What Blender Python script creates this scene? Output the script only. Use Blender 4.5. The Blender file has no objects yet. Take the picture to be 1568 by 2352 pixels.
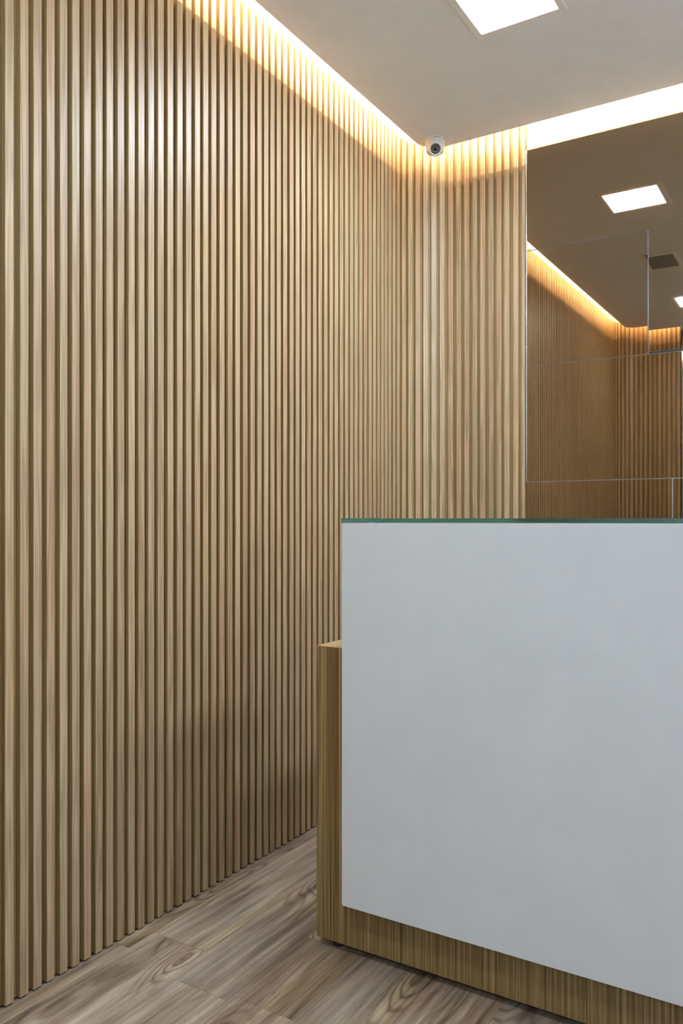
import bpy, bmesh, math, random
from mathutils import Vector, Matrix

SC = bpy.context.scene
COL = SC.collection
R = random.Random(7)

# ------------------------------------------------------------------ camera
EYE = 1.10
FPX, YAW, HORIZON = 1850.93, 0.5556, 1192.7          # focal length and horizon in a 1568 x 2352 frame
cam_data = bpy.data.cameras.new('camera')
cam_data.sensor_fit = 'HORIZONTAL'
cam_data.sensor_width = 36.0
cam_data.lens = FPX / 1568.0 * 36.0
cam_data.shift_y = (HORIZON - 1176.0) / 1568.0
cam_data.clip_start = 0.02
cam = bpy.data.objects.new('camera', cam_data)
cam.location = (0, 0, EYE)
cam.rotation_euler = (math.pi / 2, 0, YAW)
COL.objects.link(cam)
SC.camera = cam

# ------------------------------------------------------------------ world, exposure, light levels
world = bpy.data.worlds.new('world')
SC.world = world
world.use_nodes = True
world.node_tree.nodes['Background'].inputs[0].default_value = (0.02, 0.02, 0.02, 1)   # closed room: nothing of it is seen
world.node_tree.nodes['Background'].inputs[1].default_value = 1.0
SC.view_settings.view_transform = 'Standard'
SC.view_settings.look = 'None'
SC.view_settings.exposure = 0.0
SC.view_settings.gamma = 1.0
SC.view_settings.use_curve_mapping = False
PANEL_COLOR, PANEL_POWER = (0.775, 0.895, 1.0), 158.0   # neutral ceiling panels
COVE_COLOR, COVE_POWER = (1.0, 0.72, 0.43), 480.0     # warm strip hidden in the cove

# ------------------------------------------------------------------ sizes
WALL_X, ARC_X, ARC_Y, ARC_R = -1.598, -1.41, 3.027, 0.188     # slat front plane and rounded corner
BACK_Y = ARC_Y + ARC_R
END_CY = -0.35                                                # centre of the rounded corner behind the viewer
END_Y = END_CY - ARC_R
STUB_X = -1.105                                               # where both short slatted walls stop
CEIL_Z, SLAB_Z, SLAT_TOP = 2.671, 2.95, 2.730
RIGHT_X, REAR_Y = 1.15, -2.30
SLAT_W, SLAT_D = 0.0222, 0.012

# ------------------------------------------------------------------ node helpers
def new_mat(name):
    m = bpy.data.materials.new(name)
    m.use_nodes = True
    nt = m.node_tree
    b = nt.nodes['Principled BSDF']
    return m, nt, b

def node(nt, kind, **kw):
    n = nt.nodes.new(kind)
    for k, v in kw.items():
        if k.startswith('i_'):
            key = k[2:]
            n.inputs[int(key) if key.isdigit() else key.replace('_', ' ')].default_value = v
        else:
            setattr(n, k, v)
    return n

def link(nt, a, b):
    nt.links.new(a, b)

def math_node(nt, op, a, b=None, c=None):
    n = nt.nodes.new('ShaderNodeMath')
    n.operation = op
    for i, v in enumerate((a, b, c)):
        if v is None:
            continue
        if isinstance(v, (int, float)):
            n.inputs[i].default_value = v
        else:
            nt.links.new(v, n.inputs[i])
    return n.outputs[0]

def ramp(nt, fac, stops):
    n = nt.nodes.new('ShaderNodeValToRGB')
    el = n.color_ramp.elements
    while len(el) < len(stops):
        el.new(0.5)
    for e, (p, c) in zip(el, stops):
        e.position = p
        e.color = (*c, 1)
    nt.links.new(fac, n.inputs[0])
    return n.outputs[0]

def mixc(nt, fac, a, b, mode='MIX'):
    n = nt.nodes.new('ShaderNodeMix')
    n.data_type = 'RGBA'
    n.blend_type = mode
    for sock, v in ((n.inputs[0], fac), (n.inputs[6], a), (n.inputs[7], b)):
        if isinstance(v, (int, float)):
            sock.default_value = v
        elif isinstance(v, tuple):
            sock.default_value = (*v, 1)
        else:
            nt.links.new(v, sock)
    return n.outputs[2]

def seeded_coords(nt, scale):
    """object coordinates, shifted by a random amount per object, then scaled"""
    tc = nt.nodes.new('ShaderNodeTexCoord')
    oi = nt.nodes.new('ShaderNodeObjectInfo')
    sh = nt.nodes.new('ShaderNodeVectorMath')
    sh.operation = 'MULTIPLY_ADD'
    cmb = nt.nodes.new('ShaderNodeCombineXYZ')
    for i in range(3):
        nt.links.new(oi.outputs['Random'], cmb.inputs[i])
    nt.links.new(cmb.outputs[0], sh.inputs[0])
    sh.inputs[1].default_value = (31.7, 17.3, 53.1)
    nt.links.new(tc.outputs['Object'], sh.inputs[2])
    mp = nt.nodes.new('ShaderNodeVectorMath')
    mp.operation = 'MULTIPLY'
    nt.links.new(sh.outputs[0], mp.inputs[0])
    mp.inputs[1].default_value = scale
    return mp.outputs[0], oi, sh.outputs[0]

def scaled(nt, vec, s):
    mp = nt.nodes.new('ShaderNodeVectorMath')
    mp.operation = 'MULTIPLY'
    nt.links.new(vec, mp.inputs[0])
    mp.inputs[1].default_value = s
    return mp.outputs[0]

def noise(nt, vec, scale=1.0, detail=4.0, rough=0.55, dist=0.0):
    n = nt.nodes.new('ShaderNodeTexNoise')
    nt.links.new(vec, n.inputs['Vector'])
    n.inputs['Scale'].default_value = scale
    n.inputs['Detail'].default_value = detail
    n.inputs['Roughness'].default_value = rough
    n.inputs['Distortion'].default_value = dist
    return n.outputs['Fac']

def bump(nt, b, height, strength, distance):
    n = nt.nodes.new('ShaderNodeBump')
    n.inputs['Strength'].default_value = strength
    n.inputs['Distance'].default_value = distance
    nt.links.new(height, n.inputs['Height'])
    nt.links.new(n.outputs[0], b.inputs['Normal'])

def plain(name, color, rough=0.5, metal=0.0, grain=0.0, spec=0.5):
    m, nt, b = new_mat(name)
    b.inputs['Roughness'].default_value = rough
    b.inputs['Metallic'].default_value = metal
    b.inputs['Specular IOR Level'].default_value = spec
    tc = nt.nodes.new('ShaderNodeTexCoord')
    f = noise(nt, tc.outputs['Object'], 9.0, 3.0)
    lo = tuple(c * 0.975 for c in color)
    hi = tuple(min(1, c * 1.02) for c in color)
    link(nt, ramp(nt, f, [(0.3, lo), (0.7, hi)]), b.inputs['Base Color'])
    if grain:
        g = noise(nt, tc.outputs['Object'], 420.0, 2.0)
        bump(nt, b, g, grain, 0.001)
    return m

def emitter(name, color, power):
    m, nt, b = new_mat(name)
    b.inputs['Base Color'].default_value = (*color, 1)
    b.inputs['Emission Color'].default_value = (*color, 1)
    b.inputs['Emission Strength'].default_value = power
    return m

# ------------------------------------------------------------------ materials
def wood_slat_material():
    m, nt, b = new_mat('oak_slat')
    fine, oi, base = seeded_coords(nt, (420.0, 420.0, 3.2))
    f1 = noise(nt, fine, 1.0, 3.0, 0.6)
    broad = scaled(nt, base, (38.0, 38.0, 1.15))
    f2 = noise(nt, broad, 1.0, 2.0, 0.5)
    sep = nt.nodes.new('ShaderNodeSeparateXYZ')
    link(nt, base, sep.inputs[0])
    # cathedral figure: contour lines of a stretched noise field
    field = math_node(nt, 'ADD', math_node(nt, 'MULTIPLY', sep.outputs[0], 60.0), math_node(nt, 'MULTIPLY', f2, 7.0))
    rings = math_node(nt, 'SINE', math_node(nt, 'MULTIPLY', field, 6.0))
    rings = math_node(nt, 'MULTIPLY_ADD', rings, 0.5, 0.5)
    tone = math_node(nt, 'ADD', math_node(nt, 'MULTIPLY', f1, 0.55),
                     math_node(nt, 'ADD', math_node(nt, 'MULTIPLY', rings, 0.16), math_node(nt, 'MULTIPLY', f2, 0.30)))
    col = ramp(nt, tone, [(0.31, (0.212, 0.140, 0.080)), (0.50, (0.338, 0.242, 0.148)), (0.69, (0.436, 0.326, 0.212))])
    # slow drift of hue up the slat, pinkish to yellowish
    slow = noise(nt, scaled(nt, base, (3.0, 3.0, 1.4)), 1.0, 2.0)
    drift = ramp(nt, slow, [(0.35, (1.03, 0.96, 0.92)), (0.65, (0.98, 1.01, 0.98))])
    col = mixc(nt, 1.0, col, drift, 'MULTIPLY')
    col = mixc(nt, 1.0, col, oi.outputs['Color'], 'MULTIPLY')
    link(nt, col, b.inputs['Base Color'])
    b.inputs['Roughness'].default_value = 0.42
    b.inputs['Specular IOR Level'].default_value = 0.42
    bump(nt, b, f1, 0.10, 0.0006)
    return m

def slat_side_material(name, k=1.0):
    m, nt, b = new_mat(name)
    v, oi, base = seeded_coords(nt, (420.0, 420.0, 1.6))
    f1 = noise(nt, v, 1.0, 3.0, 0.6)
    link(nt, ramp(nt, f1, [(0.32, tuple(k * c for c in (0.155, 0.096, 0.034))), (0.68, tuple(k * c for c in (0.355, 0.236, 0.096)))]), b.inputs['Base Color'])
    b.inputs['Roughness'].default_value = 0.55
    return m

def veneer_material():
    m, nt, b = new_mat('dark_oak_veneer')
    tc = nt.nodes.new('ShaderNodeTexCoord')
    f1 = noise(nt, scaled(nt, tc.outputs['Object'], (480.0, 480.0, 2.4)), 1.0, 3.0, 0.65)
    f2 = noise(nt, scaled(nt, tc.outputs['Object'], (120.0, 120.0, 0.8)), 1.0, 3.0, 0.6)
    t = math_node(nt, 'ADD', math_node(nt, 'MULTIPLY', f1, 0.55), math_node(nt, 'MULTIPLY', f2, 0.5))
    col = ramp(nt, t, [(0.40, (0.064, 0.034, 0.008)), (0.51, (0.172, 0.106, 0.034)), (0.63, (0.340, 0.234, 0.096))])
    link(nt, col, b.inputs['Base Color'])
    b.inputs['Roughness'].default_value = 0.45
    bump(nt, b, f1, 0.12, 0.0006)
    return m

def desktop_material():
    m, nt, b = new_mat('pale_oak_top')
    tc = nt.nodes.new('ShaderNodeTexCoord')
    f1 = noise(nt, scaled(nt, tc.outputs['Object'], (3.0, 160.0, 160.0)), 1.0, 3.0, 0.6)
    link(nt, ramp(nt, f1, [(0.3, (0.36, 0.235, 0.115)), (0.7, (0.50, 0.35, 0.19))]), b.inputs['Base Color'])
    b.inputs['Roughness'].default_value = 0.4
    return m

def plank_material():
    """grey-brown vinyl plank, board length along local y"""
    m, nt, b = new_mat('vinyl_plank')
    fine, oi, base = seeded_coords(nt, (760.0, 4.5, 1.0))
    f1 = noise(nt, fine, 1.0, 2.0, 0.6)
    pores = noise(nt, scaled(nt, base, (950.0, 160.0, 1.0)), 1.0, 2.0, 0.7)
    warp = noise(nt, scaled(nt, base, (9.0, 1.9, 1.0)), 1.0, 2.0, 0.4)
    sep = nt.nodes.new('ShaderNodeSeparateXYZ')
    link(nt, base, sep.inputs[0])
    # knots pull the growth rings round themselves
    vor = nt.nodes.new('ShaderNodeTexVoronoi')
    link(nt, scaled(nt, base, (6.5, 1.9, 1.0)), vor.inputs['Vector'])
    vor.inputs['Scale'].default_value = 1.0
    near = math_node(nt, 'MULTIPLY', math_node(nt, 'POWER', math_node(nt, 'MAXIMUM', math_node(nt, 'SUBTRACT', 0.55, vor.outputs['Distance']), 0.0), 2.0), 9.0)
    field = math_node(nt, 'ADD', math_node(nt, 'MULTIPLY', sep.outputs[0], 18.0), math_node(nt, 'MULTIPLY', warp, 6.0))
    field = math_node(nt, 'ADD', field, math_node(nt, 'MULTIPLY', near, 1.6))
    rings = math_node(nt, 'SINE', math_node(nt, 'MULTIPLY', field, 8.5))
    rings = math_node(nt, 'MULTIPLY_ADD', rings, 0.5, 0.5)
    where = noise(nt, scaled(nt, base, (8.0, 1.3, 1.0)), 1.0, 1.0)
    mask = math_node(nt, 'MINIMUM', math_node(nt, 'ADD', math_node(nt, 'MULTIPLY', near, 0.9),
                     math_node(nt, 'MAXIMUM', math_node(nt, 'MULTIPLY', math_node(nt, 'SUBTRACT', where, 0.49), 5.0), 0.0)), 1.0)
    streak = noise(nt, scaled(nt, base, (42.0, 1.7, 1.0)), 1.0, 4.0, 0.62)
    patch = noise(nt, scaled(nt, base, (12.0, 2.6, 1.0)), 1.0, 3.0, 0.6)
    t = math_node(nt, 'ADD', math_node(nt, 'MULTIPLY', f1, 0.30), math_node(nt, 'MULTIPLY', streak, 0.44))
    t = math_node(nt, 'ADD', t, math_node(nt, 'MULTIPLY', patch, 0.26))
    col = ramp(nt, t, [(0.38, (0.085, 0.054, 0.037)), (0.455, (0.175, 0.125, 0.092)),
                       (0.525, (0.270, 0.208, 0.160)), (0.62, (0.410, 0.335, 0.262))])
    figure = ramp(nt, rings, [(0.05, (0.58, 0.53, 0.48)), (0.28, (0.97, 0.96, 0.94)), (0.85, (1.15, 1.14, 1.10))])
    col = mixc(nt, 1.0, col, mixc(nt, mask, (1.0, 1.0, 1.0), figure), 'MULTIPLY')
    pore = ramp(nt, pores, [(0.28, (0.62, 0.58, 0.54)), (0.46, (1.0, 1.0, 1.0)), (0.56, (1.0, 1.0, 1.0)), (0.72, (1.34, 1.33, 1.30))])
    col = mixc(nt, 0.85, col, pore, 'MULTIPLY')
    hue = noise(nt, scaled(nt, base, (16.0, 1.0, 1.0)), 1.0, 2.0)
    tint = ramp(nt, hue, [(0.36, (1.02, 0.95, 0.91)), (0.52, (0.98, 1.0, 1.0)), (0.68, (1.10, 1.03, 0.84))])
    col = mixc(nt, 1.0, col, tint, 'MULTIPLY')
    knot = ramp(nt, math_node(nt, 'ADD', vor.outputs['Distance'], math_node(nt, 'MULTIPLY', f1, 0.08)),
                [(0.06, (0.40, 0.33, 0.28)), (0.13, (1, 1, 1))])
    col = mixc(nt, 0.85, col, knot, 'MULTIPLY')
    col = mixc(nt, 1.0, col, oi.outputs['Color'], 'MULTIPLY')
    link(nt, col, b.inputs['Base Color'])
    b.inputs['Roughness'].default_value = 0.50
    bump(nt, b, math_node(nt, 'ADD', f1, pores), 0.25, 0.0008)
    return m

def glass_material():
    m, nt, b = new_mat('green_float_glass')
    b.inputs['Base Color'].default_value = (0.93, 0.99, 0.97, 1)
    b.inputs['Transmission Weight'].default_value = 1.0
    b.inputs['Roughness'].default_value = 0.16          # ground edges
    b.inputs['IOR'].default_value = 1.5
    v = nt.nodes.new('ShaderNodeVolumeAbsorption')
    v.inputs['Color'].default_value = (0.10, 0.76, 0.78, 1)
    v.inputs['Density'].default_value = 5.5
    link(nt, v.outputs[0], nt.nodes['Material Output'].inputs['Volume'])
    return m

def mirror_material():
    m, nt, b = new_mat('bronze_mirror')
    tc = nt.nodes.new('ShaderNodeTexCoord')
    f = noise(nt, tc.outputs['Object'], 3.0, 2.0)
    link(nt, ramp(nt, f, [(0.3, (0.385, 0.300, 0.205)), (0.7, (0.392, 0.306, 0.210))]), b.inputs['Base Color'])
    b.inputs['Metallic'].default_value = 1.0
    b.inputs['Roughness'].default_value = 0.015
    return m

M_SLAT = wood_slat_material()
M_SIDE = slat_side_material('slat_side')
M_VENEER = veneer_material()
M_TOP = desktop_material()
M_PLANK = plank_material()
M_GLASS = glass_material()
M_MIRROR = mirror_material()
M_EDGE = plain('polished_edge', (0.62, 0.62, 0.63), 0.15, 0.9)
M_CHROME = plain('polished_aluminium', (0.85, 0.86, 0.88), 0.16, 1.0)
M_PAINT = plain('white_wall_paint', (0.86, 0.88, 0.90), 0.7, grain=0.05)
M_CEIL = plain('ceiling_paint', (0.815, 0.860, 0.925), 0.75, grain=0.05)
M_TAN = plain('tan_strip', (0.42, 0.31, 0.19), 0.6)
M_SEAM_GLINT = plain('seam_glint_tone', (0.50, 0.40, 0.22), 0.5)  # pale colour for the light a plank seam catches
M_CREAM = plain('cream_board', (0.52, 0.48, 0.42), 0.6)
M_BACKING = slat_side_material('brown_backing', 0.9)
M_WHITE = plain('white_lacquer', (0.595, 0.612, 0.626), 0.42)
M_PLASTIC = plain('white_plastic', (0.80, 0.80, 0.80), 0.35)
M_BLACK = plain('black_plastic', (0.012, 0.012, 0.013), 0.3)
M_LENS = plain('dark_lens', (0.006, 0.006, 0.008), 0.05)
M_LED_OFF = plain('infrared_bead', (0.75, 0.75, 0.80), 0.15)
M_PRINT = plain('grey_print', (0.05, 0.05, 0.06), 0.5)
M_FRAME = plain('light_frame', (0.86, 0.87, 0.88), 0.4)
M_OFF = plain('grey_grille', (0.24, 0.24, 0.24), 0.5)
M_SUB = plain('grey_screed', (0.22, 0.20, 0.18), 0.9)
M_ALU = plain('dark_aluminium', (0.05, 0.05, 0.055), 0.35, 0.8)
M_PAD = plain('clear_pad', (0.82, 0.84, 0.84), 0.3)
M_PANEL_ON = emitter('lit_diffuser', PANEL_COLOR, PANEL_POWER)
M_COVE = emitter('warm_led', COVE_COLOR, COVE_POWER)

# ------------------------------------------------------------------ mesh helpers
def obj(name, bm, mat, parent=None, smooth=False):
    me = bpy.data.meshes.new(name)
    bmesh.ops.recalc_face_normals(bm, faces=bm.faces)
    bm.to_mesh(me)
    bm.free()
    if smooth:
        for p in me.polygons:
            p.use_smooth = True
    for mm in (mat if isinstance(mat, (list, tuple)) else [mat]):
        me.materials.append(mm)
    return link_mesh(name, me, parent)

def link_mesh(name, me, parent=None):
    o = bpy.data.objects.new(name, me)
    COL.objects.link(o)
    if parent is not None:
        o.parent = parent
    return o

def empty(name, loc):
    o = bpy.data.objects.new(name, None)
    o.empty_display_size = 0.1
    o.location = loc
    COL.objects.link(o)
    return o

def tag(o, label, cat=None, group=None, kind=None):
    o['label'] = label
    if cat:
        o['category'] = cat
    if group:
        o['group'] = group
    if kind:
        o['kind'] = kind
    return o

def box_bm(x0, x1, y0, y1, z0, z1, bevel=0.0, seg=2, bm=None):
    b2 = bmesh.new()
    vs = [b2.verts.new((x, y, z)) for x in (x0, x1) for y in (y0, y1) for z in (z0, z1)]
    for f in ((0, 1, 3, 2), (4, 6, 7, 5), (0, 4, 5, 1), (2, 3, 7, 6), (0, 2, 6, 4), (1, 5, 7, 3)):
        b2.faces.new([vs[i] for i in f])
    if bevel:
        bmesh.ops.bevel(b2, geom=b2.edges[:], offset=bevel, segments=seg, affect='EDGES', profile=0.5)
    return b2

def prism_bm(pts, z0, z1):
    """vertical prism over a plan polygon"""
    bm = bmesh.new()
    lo = [bm.verts.new((x, y, z0)) for x, y in pts]
    hi = [bm.verts.new((x, y, z1)) for x, y in pts]
    n = len(pts)
    for i in range(n):
        j = (i + 1) % n
        bm.faces.new((lo[i], lo[j], hi[j], hi[i]))
    bm.faces.new(lo)
    bm.faces.new(hi[::-1])
    return bm

def sweep_bm(stations, profile, lit_side=None):
    """stations: (x, y, nx, ny); profile: closed list of (offset along normal, z)"""
    bm = bmesh.new()
    rows = [[bm.verts.new((x + nx * o, y + ny * o, z)) for o, z in profile] for x, y, nx, ny in stations]
    k = len(profile)
    for a, b in zip(rows, rows[1:]):
        for i in range(k):
            j = (i + 1) % k
            f = bm.faces.new((a[i], a[j], b[j], b[i]))
            if i == lit_side:
                f.material_index = 1
    bm.faces.new(rows[0])
    bm.faces.new(rows[-1][::-1])
    return bm

def lathe_bm(profile, seg=40, cap=True):
    """profile: (radius, z) from top to bottom"""
    bm = bmesh.new()
    rings = []
    for r, z in profile:
        if r < 1e-6:
            rings.append([bm.verts.new((0, 0, z))])
        else:
            rings.append([bm.verts.new((r * math.cos(2 * math.pi * i / seg), r * math.sin(2 * math.pi * i / seg), z)) for i in range(seg)])
    for a, b in zip(rings, rings[1:]):
        for i in range(seg):
            j = (i + 1) % seg
            if len(a) == 1 and len(b) > 1:
                bm.faces.new((a[0], b[j], b[i]))
            elif len(b) == 1 and len(a) > 1:
                bm.faces.new((a[i], a[j], b[0]))
            else:
                bm.faces.new((a[i], a[j], b[j], b[i]))
    if cap:
        for rg in (rings[0], rings[-1]):
            if len(rg) > 1:
                bm.faces.new(rg)
    return bm

def wall_path(radius, cy_back, start_x, stop_x, seg=14):
    """stations (x, y, outward normal) along the short end wall, the left wall and the back wall"""
    st = [(start_x, END_CY - radius, 0, -1)]
    for i in range(seg + 1):
        a = math.pi / 2 * i / seg
        nx, ny = -math.sin(a), -math.cos(a)
        st.append((ARC_X + radius * nx, END_CY + radius * ny, nx, ny))
    for i in range(seg + 1):
        a = math.pi / 2 * i / seg
        nx, ny = -math.cos(a), math.sin(a)
        st.append((ARC_X + radius * nx, cy_back + radius * ny, nx, ny))
    st.append((stop_x, cy_back + radius, 0, 1))
    return st

# ================================================================== STRUCTURE
# ---- floor: screed with individual vinyl planks
floor = obj('floor', box_bm(-1.66, RIGHT_X, REAR_Y, 3.30, -0.05, -0.004), M_SUB)
tag(floor, 'grey-brown wood-look plank floor running along the slatted wall', kind='structure')

def plank(x0, x1, y0, y1):
    g = 0.0005
    w, l = x1 - x0 - g, y1 - y0 - g
    bm = bmesh.new()
    c = 0.0004
    lo = [bm.verts.new(p) for p in ((-w / 2, -l / 2, -0.004), (w / 2, -l / 2, -0.004), (w / 2, l / 2, -0.004), (-w / 2, l / 2, -0.004))]
    mid = [bm.verts.new(p) for p in ((-w / 2, -l / 2, -c), (w / 2, -l / 2, -c), (w / 2, l / 2, -c), (-w / 2, l / 2, -c))]
    hi = [bm.verts.new(p) for p in ((-w / 2 + c, -l / 2 + c, 0), (w / 2 - c, -l / 2 + c, 0), (w / 2 - c, l / 2 - c, 0), (-w / 2 + c, l / 2 - c, 0))]
    for a, b in ((lo, mid), (mid, hi)):
        for i in range(4):
            bm.faces.new((a[i], a[(i + 1) % 4], b[(i + 1) % 4], b[i]))
    bm.faces.new(hi)
    o = obj('plank', bm, M_PLANK, floor)
    o.location = ((x0 + x1) / 2, (y0 + y1) / 2, 0)
    v = R.uniform(0.90, 1.08)
    h = R.uniform(-0.04, 0.04)
    o.color = (v * (1 + h), v, v * (1 - h), 1)

PLANK_W, PLANK_L, SEAM = 0.180, 1.22, -1.5545
known = {-1: [1.47], 0: [1.56], 1: [1.427], 2: [1.447, 1.757], 3: [0.95], 4: [1.86]}
for i in range(-1, 22):
    x0 = SEAM + i * PLANK_W
    x1 = x0 + PLANK_W
    x0, x1 = max(x0, -1.66), min(x1, RIGHT_X)
    if x1 - x0 < 0.02:
        continue
    if i in known:
        cuts = known[i]
    else:
        cuts = [R.uniform(0.3, 1.5)]
    ys = list(cuts)
    y = cuts[0] - PLANK_L
    while y > REAR_Y + 0.05:
        ys.append(y)
        y -= PLANK_L
    y = cuts[-1] + PLANK_L
    while y < 3.25:
        ys.append(y)
        y += PLANK_L
    ys = [REAR_Y] + sorted(ys) + [3.30]
    for a, b in zip(ys, ys[1:]):
        plank(x0, x1, a, b)

obj('seam_glint', box_bm(SEAM - 0.0007, SEAM + 0.0007, 1.60, 1.93, -0.004, 0.0004), M_SEAM_GLINT, floor)  # pale sliver paints the light caught on this raised seam

# ---- walls
wall_left = obj('wall_left', box_bm(-1.70, -1.624, REAR_Y, 3.24, -0.05, SLAB_Z), M_PAINT)
tag(wall_left, 'long wall clad in vertical oak slats with a rounded far corner', kind='structure')
wall_back = obj('wall_back', box_bm(-1.70, RIGHT_X, 3.24, 3.32, -0.05, SLAB_Z), M_PAINT)
tag(wall_back, 'far wall with a short slatted stretch and mirrors beside it', kind='structure')
stub = obj('wall_end', box_bm(-1.624, STUB_X, END_Y - 0.16, END_Y - 0.026, -0.05, SLAB_Z), M_PAINT)
tag(stub, 'short slatted wall behind the viewer, seen in the bronze mirror', kind='structure')
obj('end_trim', box_bm(STUB_X - 0.0005, STUB_X + 0.006, END_Y - 0.16, END_Y - 0.002, 0.0, CEIL_Z, 0.001, 1), M_ALU, stub)
wr = obj('wall_right', box_bm(RIGHT_X, RIGHT_X + 0.08, REAR_Y, 3.32, -0.05, SLAB_Z), M_PAINT)
tag(wr, 'plain white side wall opposite the slatted wall', kind='structure')
wq = obj('wall_rear', box_bm(-1.70, RIGHT_X + 0.08, REAR_Y - 0.08, REAR_Y, -0.05, SLAB_Z), M_PAINT)
tag(wq, 'plain white wall at the far end behind the viewer', kind='structure')

# ---- backing board behind the slats, one continuous curved sheet, cut at the panel joints
back_profile = [(SLAT_D, 0.004), (SLAT_D + 0.010, 0.004), (SLAT_D + 0.010, SLAT_TOP), (SLAT_D, SLAT_TOP)]
obj('backing_board', sweep_bm(wall_path(ARC_R, ARC_Y, STUB_X, STUB_X), back_profile), M_BACKING, wall_left)

# ---- slats, each its own piece
def slat_mesh(width):
    c = 0.0011
    w = width / 2
    d = SLAT_D + 0.0005
    # plan outline, local y = 0 is the front face, +y goes into the wall
    pts = [(-w, d), (-w, c), (-w + c * 0.3, c * 0.3), (-w + c, 0), (w - c, 0), (w - c * 0.3, c * 0.3), (w, c), (w, d)]
    bm = prism_bm(pts, 0.004, SLAT_TOP)
    bm.normal_update()
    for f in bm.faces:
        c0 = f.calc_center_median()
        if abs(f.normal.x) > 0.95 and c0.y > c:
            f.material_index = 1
    me = bpy.data.meshes.new('slat')
    bmesh.ops.recalc_face_normals(bm, faces=bm.faces)
    bm.to_mesh(me)
    bm.free()
    me.materials.append(M_SLAT)
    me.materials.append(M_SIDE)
    return me

SLAT_ME = slat_mesh(SLAT_W)
SLAT_ME_CUT = slat_mesh(0.0145)

def path_at(s):
    """point and outward normal at arc length s (s = y along the straight left wall)"""
    if s > ARC_Y:
        t = (s - ARC_Y) / ARC_R
        if t < math.pi / 2:
            return ARC_X - ARC_R * math.cos(t), ARC_Y + ARC_R * math.sin(t), -math.cos(t), math.sin(t)
        return ARC_X + (s - ARC_Y - ARC_R * math.pi / 2), BACK_Y, 0, 1
    if s < END_CY:
        t = (END_CY - s) / ARC_R
        if t < math.pi / 2:
            return ARC_X - ARC_R * math.cos(t), END_CY - ARC_R * math.sin(t), -math.cos(t), -math.sin(t)
        return ARC_X + (END_CY - s - ARC_R * math.pi / 2), END_Y, 0, -1
    return WALL_X, s, -1, 0

TINTS = [(1.00, 1.00, 1.00), (1.01, 0.99, 0.95), (1.02, 0.95, 0.91), (0.95, 0.96, 0.97), (1.00, 1.00, 0.94), (0.97, 0.93, 0.90), (1.04, 1.03, 1.01)]

def put_slat(s_left, me=None, width=SLAT_W):
    s = s_left + width / 2
    x, y, nx, ny = path_at(s)
    parent = wall_left
    if s > ARC_Y + ARC_R * math.pi / 4:
        parent = wall_back
    elif s < END_CY - ARC_R * math.pi / 4:
        parent = stub
    o = link_mesh('slat', me or SLAT_ME, parent)
    # local +y -> outward normal
    o.matrix_world = Matrix(((ny, nx, 0, x), (-nx, ny, 0, y), (0, 0, 1, 0), (0, 0, 0, 1)))
    t = R.choice(TINTS)
    v = R.uniform(0.93, 1.05)
    o.color = (t[0] * v, t[1] * v, t[2] * v, 1)

EDGES = [1.1409, 1.1799, 1.216, 1.2527, 1.2903, 1.3266, 1.363, 1.4001, 1.4352, 1.4724, 1.5101, 1.5452, 1.581, 1.6178, 1.6552, 1.6933, 1.7297, 1.7671, 1.8031, 1.839, 1.8765, 1.9143, 1.9516, 1.9888, 2.0263, 2.0625, 2.0977, 2.132, 2.1676, 2.2034, 2.2407, 2.2763, 2.3119, 2.3469, 2.3834, 2.4192, 2.4559, 2.4925, 2.5284, 2.565, 2.6008, 2.6374, 2.6721, 2.7076, 2.7452, 2.7814, 2.8164, 2.8501, 2.8825, 2.9136, 2.9471, 2.9838, 3.0213, 3.0611, 3.0995, 3.1366, 3.1738, 3.2091, 3.2452, 3.2819, 3.3186, 3.3557, 3.3924, 3.4279, 3.465, 3.5005, 3.5352, 3.5737]
for s in EDGES:
    put_slat(s)
put_slat(3.6098, SLAT_ME_CUT, 0.0145)
s = 1.1409
s_end = END_CY - ARC_R * math.pi / 2 - (STUB_X - ARC_X)
while s - 0.0366 > s_end - 0.001:
    s -= 0.0366
    put_slat(s)

# ---- suspended ceiling with rounded corners, and the slab above the cove
def arc_pts(cx, cy, r, a0, a1, n=14):
    return [(cx + r * math.cos(a0 + (a1 - a0) * i / n), cy + r * math.sin(a0 + (a1 - a0) * i / n)) for i in range(n + 1)]

CE_R, CE_CY = 0.100, 3.016
ceil_poly = [(RIGHT_X, CE_CY + CE_R)] + arc_pts(ARC_X, CE_CY, CE_R, math.pi / 2, math.pi) + \
    arc_pts(ARC_X, END_CY, CE_R, math.pi, 1.5 * math.pi) + \
    [(STUB_X + 0.008, END_CY - CE_R), (STUB_X + 0.008, END_Y - 0.165), (-1.62, END_Y - 0.165), (-1.62, REAR_Y), (RIGHT_X, REAR_Y)]
ceiling = obj('ceiling', prism_bm(ceil_poly, CEIL_Z, CEIL_Z + 0.015), M_CEIL)
tag(ceiling, 'smooth off-white suspended ceiling with rounded corners and a light gap', kind='structure')
slab = obj('ceiling_slab', box_bm(-1.70, RIGHT_X + 0.08, REAR_Y - 0.08, 3.32, SLAB_Z, SLAB_Z + 0.08), M_CEIL)
tag(slab, 'white slab above the suspended ceiling, closing the cove', kind='structure')

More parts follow.
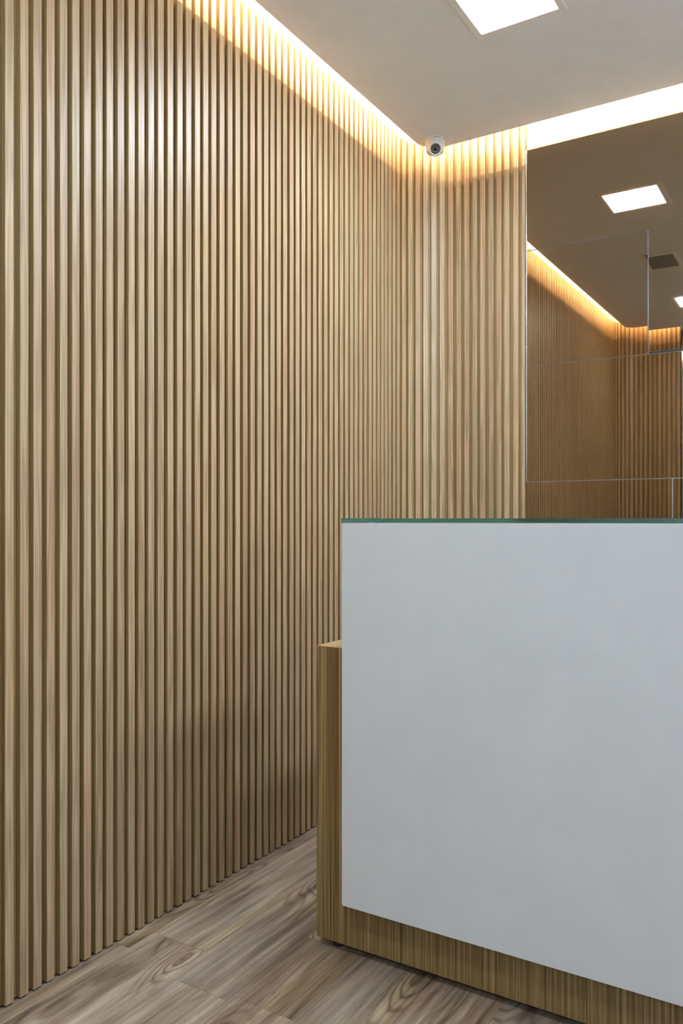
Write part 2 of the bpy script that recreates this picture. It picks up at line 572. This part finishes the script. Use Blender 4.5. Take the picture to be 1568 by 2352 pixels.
# ================================================================== THINGS
# ---- warm strip in the cove: a lath standing on the ceiling board carries it
def led_strip(stations, label):
    root = empty('cove_light_strip', (stations[len(stations) // 2][0], stations[len(stations) // 2][1], CEIL_Z + 0.015))
    ox, oy, oz = root.location
    st = [(x - ox, y - oy, nx, ny) for x, y, nx, ny in stations]
    z0 = 0.0
    obj('support_lath', sweep_bm(st, [(-0.066, z0), (-0.056, z0), (-0.056, 0.078), (-0.066, 0.078)]), M_PAINT, root)
    bm = sweep_bm(st, [(-0.0558, 0.061), (-0.0490, 0.061), (-0.0550, 0.0740), (-0.0558, 0.0740)], 1)   # only the front shines; it leans back, facing slightly up
    obj('light_strip', bm, [M_PLASTIC, M_COVE], root)
    return tag(root, label, 'light strip', 'hidden warm cove lights')

full = wall_path(CE_R, CE_CY, STUB_X - 0.01, RIGHT_X - 0.02)
led_strip(full[:16], 'warm cove light above the short slatted wall seen in the mirror')
led_strip(full[15:24], 'warm cove light grazing the long slatted wall on the left')
led_strip(full[23:], 'warm cove light above the mirror and the far slats')

# ---- ceiling panels
def frame_bm(hx, hy, w):
    bm = bmesh.new()
    zf, zt = -0.006, 0.0
    rings = []
    for g, z in ((w, zt), (w, zf + 0.0015), (w - 0.0015, zf), (0.001, zf), (0, zf + 0.001), (0, zt)):
        rings.append([bm.verts.new((sx * (hx + g), sy * (hy + g), z)) for sx, sy in ((-1, -1), (1, -1), (1, 1), (-1, 1))])
    for a, b in zip(rings, rings[1:] + rings[:1]):
        for i in range(4):
            bm.faces.new((a[i], a[(i + 1) % 4], b[(i + 1) % 4], b[i]))
    return bm

def ceiling_light(cx, cy, label):
    root = empty('ceiling_light', (cx, cy, CEIL_Z))
    h = 0.1245
    obj('frame', frame_bm(h, h, 0.023), M_FRAME, root)
    obj('diffuser', box_bm(-h + 0.0005, h - 0.0005, -h + 0.0005, h - 0.0005, -0.0045, -0.0005), M_PANEL_ON, root)
    return tag(root, label, 'ceiling light', 'square panels along the ceiling')

ceiling_light(-0.8635, 2.3245, 'brightly lit square ceiling panel nearest the security camera')
vent = empty('ceiling_vent', (-0.920, 1.305, CEIL_Z))
obj('frame', frame_bm(0.078, 0.126, 0.016), M_FRAME, vent)
obj('grille', box_bm(-0.0775, 0.0775, -0.1255, 0.1255, -0.0040, -0.0005), M_OFF, vent)
tag(vent, 'dark grey rectangular ceiling vent seen only in the bronze mirror', 'ceiling vent')
ceiling_light(-0.8635, 0.320, 'lit square ceiling panel cut by the right edge of the mirror')
ceiling_light(-0.8635, -1.720, 'lit square ceiling panel at the far end behind the viewer')
ceiling_light(0.4100, 2.3245, 'added unseen lit ceiling panel near the right wall, behind the desk')  # added out of view to brighten the ceiling by bounce
ceiling_light(0.4100, 1.7900, 'added unseen lit ceiling panel near the right wall, right above the desk')  # also an added lamp: lifts the ceiling, spares the desk front

# ---- dome security camera
def security_camera():
    c = Vector((-1.430, 3.036, CEIL_Z))
    root = empty('security_camera', c)
    prof = [(0.0405, 0.0), (0.0412, -0.002), (0.0412, -0.010), (0.0402, -0.022), (0.0375, -0.038), (0.0350, -0.050), (0.0325, -0.0545), (0.0290, -0.056), (0.0, -0.056)]
    obj('housing', lathe_bm(prof, 48), M_PLASTIC, root, True)
    # turret ball looks towards the desk
    d = Vector((1.58, -2.75, -1.62)).normalized()
    centre = Vector((0.0085, -0.0165, -0.0455))
    q = d.to_track_quat('-Z', 'Y')
    ball = lathe_bm([(0.0, 0.016), (0.018, 0.015), (0.027, 0.010), (0.0300, 0.0), (0.0298, -0.010), (0.0285, -0.016),
                     (0.0270, -0.0195), (0.0250, -0.0215), (0.0205, -0.0222), (0.0198, -0.0205), (0.0, -0.0205)], 44)
    t = obj('turret', ball, M_PLASTIC, root, True)
    t.location = centre
    t.rotation_mode = 'QUATERNION'
    t.rotation_quaternion = q
    obj('lens_ring', lathe_bm([(0.0, -0.0200), (0.0196, -0.0200), (0.0196, -0.0212), (0.0120, -0.0218), (0.0105, -0.0200), (0.0, -0.0200)], 40, False), M_BLACK, t, True)
    obj('lens', lathe_bm([(0.0100, -0.0205), (0.0092, -0.0222), (0.0060, -0.0240), (0.0, -0.0250)], 32, False), M_LENS, t, True)
    bead = None
    for i in range(12):
        a = 2 * math.pi * (i + 0.5) / 12
        if bead is None:
            b = obj('infrared_led', lathe_bm([(0.0013, 0.0), (0.0011, -0.0008), (0.0, -0.0013)], 10, True), M_LED_OFF, t, True)
            bead = b.data
        else:
            b = link_mesh('infrared_led', bead, t)
        b.location = (0.0158 * math.cos(a), 0.0158 * math.sin(a), -0.0213)
    # maker's name on the rim, wrapped round the housing
    cu = bpy.data.curves.new('lettering', 'FONT')
    cu.body = 'intelbras'
    cu.size = 0.0062
    cu.align_x = 'CENTER'
    tmp = bpy.data.objects.new('lettering_source', cu)
    COL.objects.link(tmp)
    dg = bpy.context.evaluated_depsgraph_get()
    me = bpy.data.meshes.new_from_object(tmp.evaluated_get(dg))
    bpy.data.objects.remove(tmp)
    face = math.atan2(-2.75, 1.35) + 0.16
    rr = 0.0414
    for v in me.vertices:
        a = face + v.co.x * 1.35 / rr
        z = -0.0090 + v.co.y
        rad = rr - max(0, (-z - 0.010)) * 0.09
        v.co = Vector((rad * math.cos(a), rad * math.sin(a), z))
    me.materials.clear()
    me.materials.append(M_PRINT)
    link_mesh('lettering', me, root)
    a = face + 0.92
    sl = obj('slot', box_bm(-0.0012, 0.0012, -0.003, 0.003, -0.0020, 0.0020), M_PRINT, root)
    sl.location = (0.0405 * math.cos(a), 0.0405 * math.sin(a), -0.0080)
    sl.rotation_euler = (0, 0, a)
    tag(root, 'small white dome security camera on the ceiling corner above the slats', 'security camera')

security_camera()

# ---- bronze mirror of separate panels
def wall_mirror():
    root = empty('wall_mirror', (STUB_X, BACK_Y + 0.024, 0.05))
    ox, oy, oz = root.location
    bd = box_bm(STUB_X + 0.002 - ox, RIGHT_X - 0.01 - ox, 3.223 - oy, 3.2395 - oy, 0.05 - oz, 2.674 - oz)
    obj('backing_board', bd, M_CREAM, root)
    obj('dark_gap_backing', box_bm(STUB_X + 0.012 - ox, RIGHT_X - 0.02 - ox, 3.2222 - oy, 3.2229 - oy, 0.06 - oz, 2.606 - oz), M_BLACK, root)  # black sheet behind the panels, visible through their joints
    obj('edge_strip', box_bm(STUB_X + 0.003 - ox, RIGHT_X - 0.012 - ox, 3.2215 - oy, 3.2232 - oy, 2.612 - oz, 2.6265 - oz), M_TAN, root)  # plain tan strip along the top edge of the panels
    obj('edge_profile', box_bm(-1.1054 - ox, -1.1012 - ox, 3.2150 - oy, 3.2228 - oy, 1.2560 - oz, 2.6175 - oz, 0.0016, 3), M_CHROME, root, True)
    YF = 3.2165
    RX = RIGHT_X - 0.02
    g = 0.0006
    rows = [(2.6175, 2.2023, [-1.1008, RX], 0.0),
            (2.2023, 1.7280, [-1.1008, -0.6255, -0.15, 0.325, RX], 0.0),
            (1.7280, 1.2543, [-1.1008, -0.05, RX], 0.0),
            (1.2543, 0.7806, [-1.1075, -0.5390, 0.30, RX], 0.0),
            (0.7806, 0.3069, [-1.1055, -0.40, 0.30, RX], 0.0),
            (0.3069, 0.0500, [-1.1055, -0.40, 0.30, RX], 0.0)]
    for r, (zt, zb, xs, _) in enumerate(rows):
        if r == 0:
            xs = [-1.1008, 0.10, RX]
        for k, (a, b) in enumerate(zip(xs, xs[1:])):
            up = 0.0055 if (r == 1 and k >= 1) else 0.0
            cx, cz = (a + b) / 2, (zt + zb) / 2 + up
            w, h = (b - a) / 2 - g, (zt - zb) / 2 - g
            bm = bmesh.new()
            e = 0.0011
            frt = [bm.verts.new((sx * (w - e), -0.0045, sz * (h - e))) for sx, sz in ((-1, -1), (1, -1), (1, 1), (-1, 1))]
            mid = [bm.verts.new((sx * w, -0.0035, sz * h)) for sx, sz in ((-1, -1), (1, -1), (1, 1), (-1, 1))]
            bck = [bm.verts.new((sx * w, 0.0, sz * h)) for sx, sz in ((-1, -1), (1, -1), (1, 1), (-1, 1))]
            bm.faces.new(frt)
            edge = []
            for p, q in ((frt, mid), (mid, bck)):
                for i in range(4):
                    edge.append(bm.faces.new((p[i], p[(i + 1) % 4], q[(i + 1) % 4], q[i])))
            edge.append(bm.faces.new(bck))
            for f in edge:
                f.material_index = 1
            o = obj('mirror_panel', bm, [M_MIRROR, M_EDGE], root)
            o.location = (cx - ox, YF + 0.0045 - oy, cz - oz)
            if r == 1 and k >= 1:
                o.rotation_euler = (math.radians(-0.27), 0, 0)
    tag(root, 'bronze-tinted wall mirror made of rectangular panels beside the far slats', 'mirror')

wall_mirror()

# ---- reception desk
def reception_desk():
    XL, XR, YF = -1.1544, 0.42, 1.7377
    ZB, ZT = 0.0220, 0.7737
    root = empty('reception_desk', (XL, YF, 0))
    ox, oy = XL, YF
    def part(name, x0, x1, y0, y1, z0, z1, mat, bev=0.0008, seg=1, parent=root):
        return obj(name, box_bm(x0 - ox, x1 - ox, y0 - oy, y1 - oy, z0, z1, bev, seg), mat, parent)
    part('front_board', XL, XR, YF, YF + 0.018, ZB, ZT - 0.001, M_VENEER)
    part('side_board', XL, XL + 0.018, YF + 0.018, 2.42, ZB, ZT - 0.001, M_VENEER)
    part('side_board', XR - 0.018, XR, YF + 0.018, 2.42, ZB, ZT - 0.001, M_VENEER)
    part('shade_board', XL + 0.018, XR - 0.018, YF + 0.018, 2.42, ZB, ZB + 0.018, M_VENEER)  # added, unseen: blocks light so the floor underneath stays dark
    part('desktop', XL, XR, YF, 2.42, ZT - 0.001, ZT, M_TOP, 0.0)
    part('desktop_core', XL + 0.018, XR - 0.018, YF + 0.018, 2.42, ZT - 0.025, ZT - 0.001, M_TOP, 0.0)
    # white facing panel with rounded corners
    x0, x1, z0, z1, r = -1.0527, 0.36, 0.1430, 1.0905, 0.0035
    pts = []
    for cx, cz, a0 in ((x1 - r, z0 + r, -math.pi / 2), (x1 - 0.002, z1 - 0.002, 0), (x0 + 0.002, z1 - 0.002, math.pi / 2), (x0 + r, z0 + r, math.pi)):
        rr = r if cz < 0.5 else 0.002
        for i in range(6):
            a = a0 + math.pi / 2 * i / 5
            pts.append((cx + rr * math.cos(a), cz + rr * math.sin(a)))
    bm = bmesh.new()
    fr = [bm.verts.new((x - ox, 1.6977 - oy, z)) for x, z in pts]
    bk = [bm.verts.new((x - ox, YF - 0.0002 - oy, z)) for x, z in pts]
    n = len(pts)
    for i in range(n):
        bm.faces.new((fr[i], fr[(i + 1) % n], bk[(i + 1) % n], bk[i]))
    f1 = bm.faces.new(fr)
    bm.faces.new(bk[::-1])
    bmesh.ops.bevel(bm, geom=[e for e in f1.edges], offset=0.0012, segments=2, affect='EDGES', profile=0.5)
    p = obj('facing_panel', bm, M_WHITE, root)
    p['label'] = 'white lacquered front panel'
    part('raised_shelf', x0, x1, YF, 2.02, 1.0605, 1.0905, M_WHITE)
    part('shelf_side', x0, x0 + 0.03, YF, 2.02, ZT, 1.0605, M_WHITE)
    part('shelf_side', x1 - 0.03, x1, YF, 2.02, ZT, 1.0605, M_WHITE)
    part('shelf_back', x0 + 0.03, x1 - 0.03, YF, YF + 0.018, ZT, 1.0605, M_WHITE)
    g = part('counter_glass', x0 - 0.0015, x1 + 0.002, 1.6960, 2.03, 1.0920, 1.1020, M_GLASS, 0.0004, 1)
    g['label'] = 'clear green-edged glass top'
    pad = None
    for x in (-0.975, -0.50, -0.10, 0.30):
        for y in (1.706, 2.0):
            if pad is None:
                o = obj('glass_pad', lathe_bm([(0.008, 1.0920), (0.008, 1.0904)], 16), M_PAD, root)
                pad = o.data
            else:
                o = link_mesh('glass_pad', pad, root)
            o.location = (x - ox, y + 0.002 - oy, 0)
    ft = None
    for x in (XL + 0.047, -0.35, XR - 0.047):
        for y in (YF + 0.034, 2.36):
            if ft is None:
                o = obj('foot', lathe_bm([(0.010, ZB + 0.001), (0.010, 0.012), (0.015, 0.009), (0.0165, 0.004), (0.0150, 0.0), (0, 0)], 20), M_BLACK, root, True)
                o['label'] = 'black adjustable foot'
                ft = o.data
            else:
                o = link_mesh('foot', ft, root)
            o.location = (x - ox, y - oy, 0)
    tag(root, 'reception desk of dark oak veneer with a large white front panel and glass top', 'desk')

reception_desk()
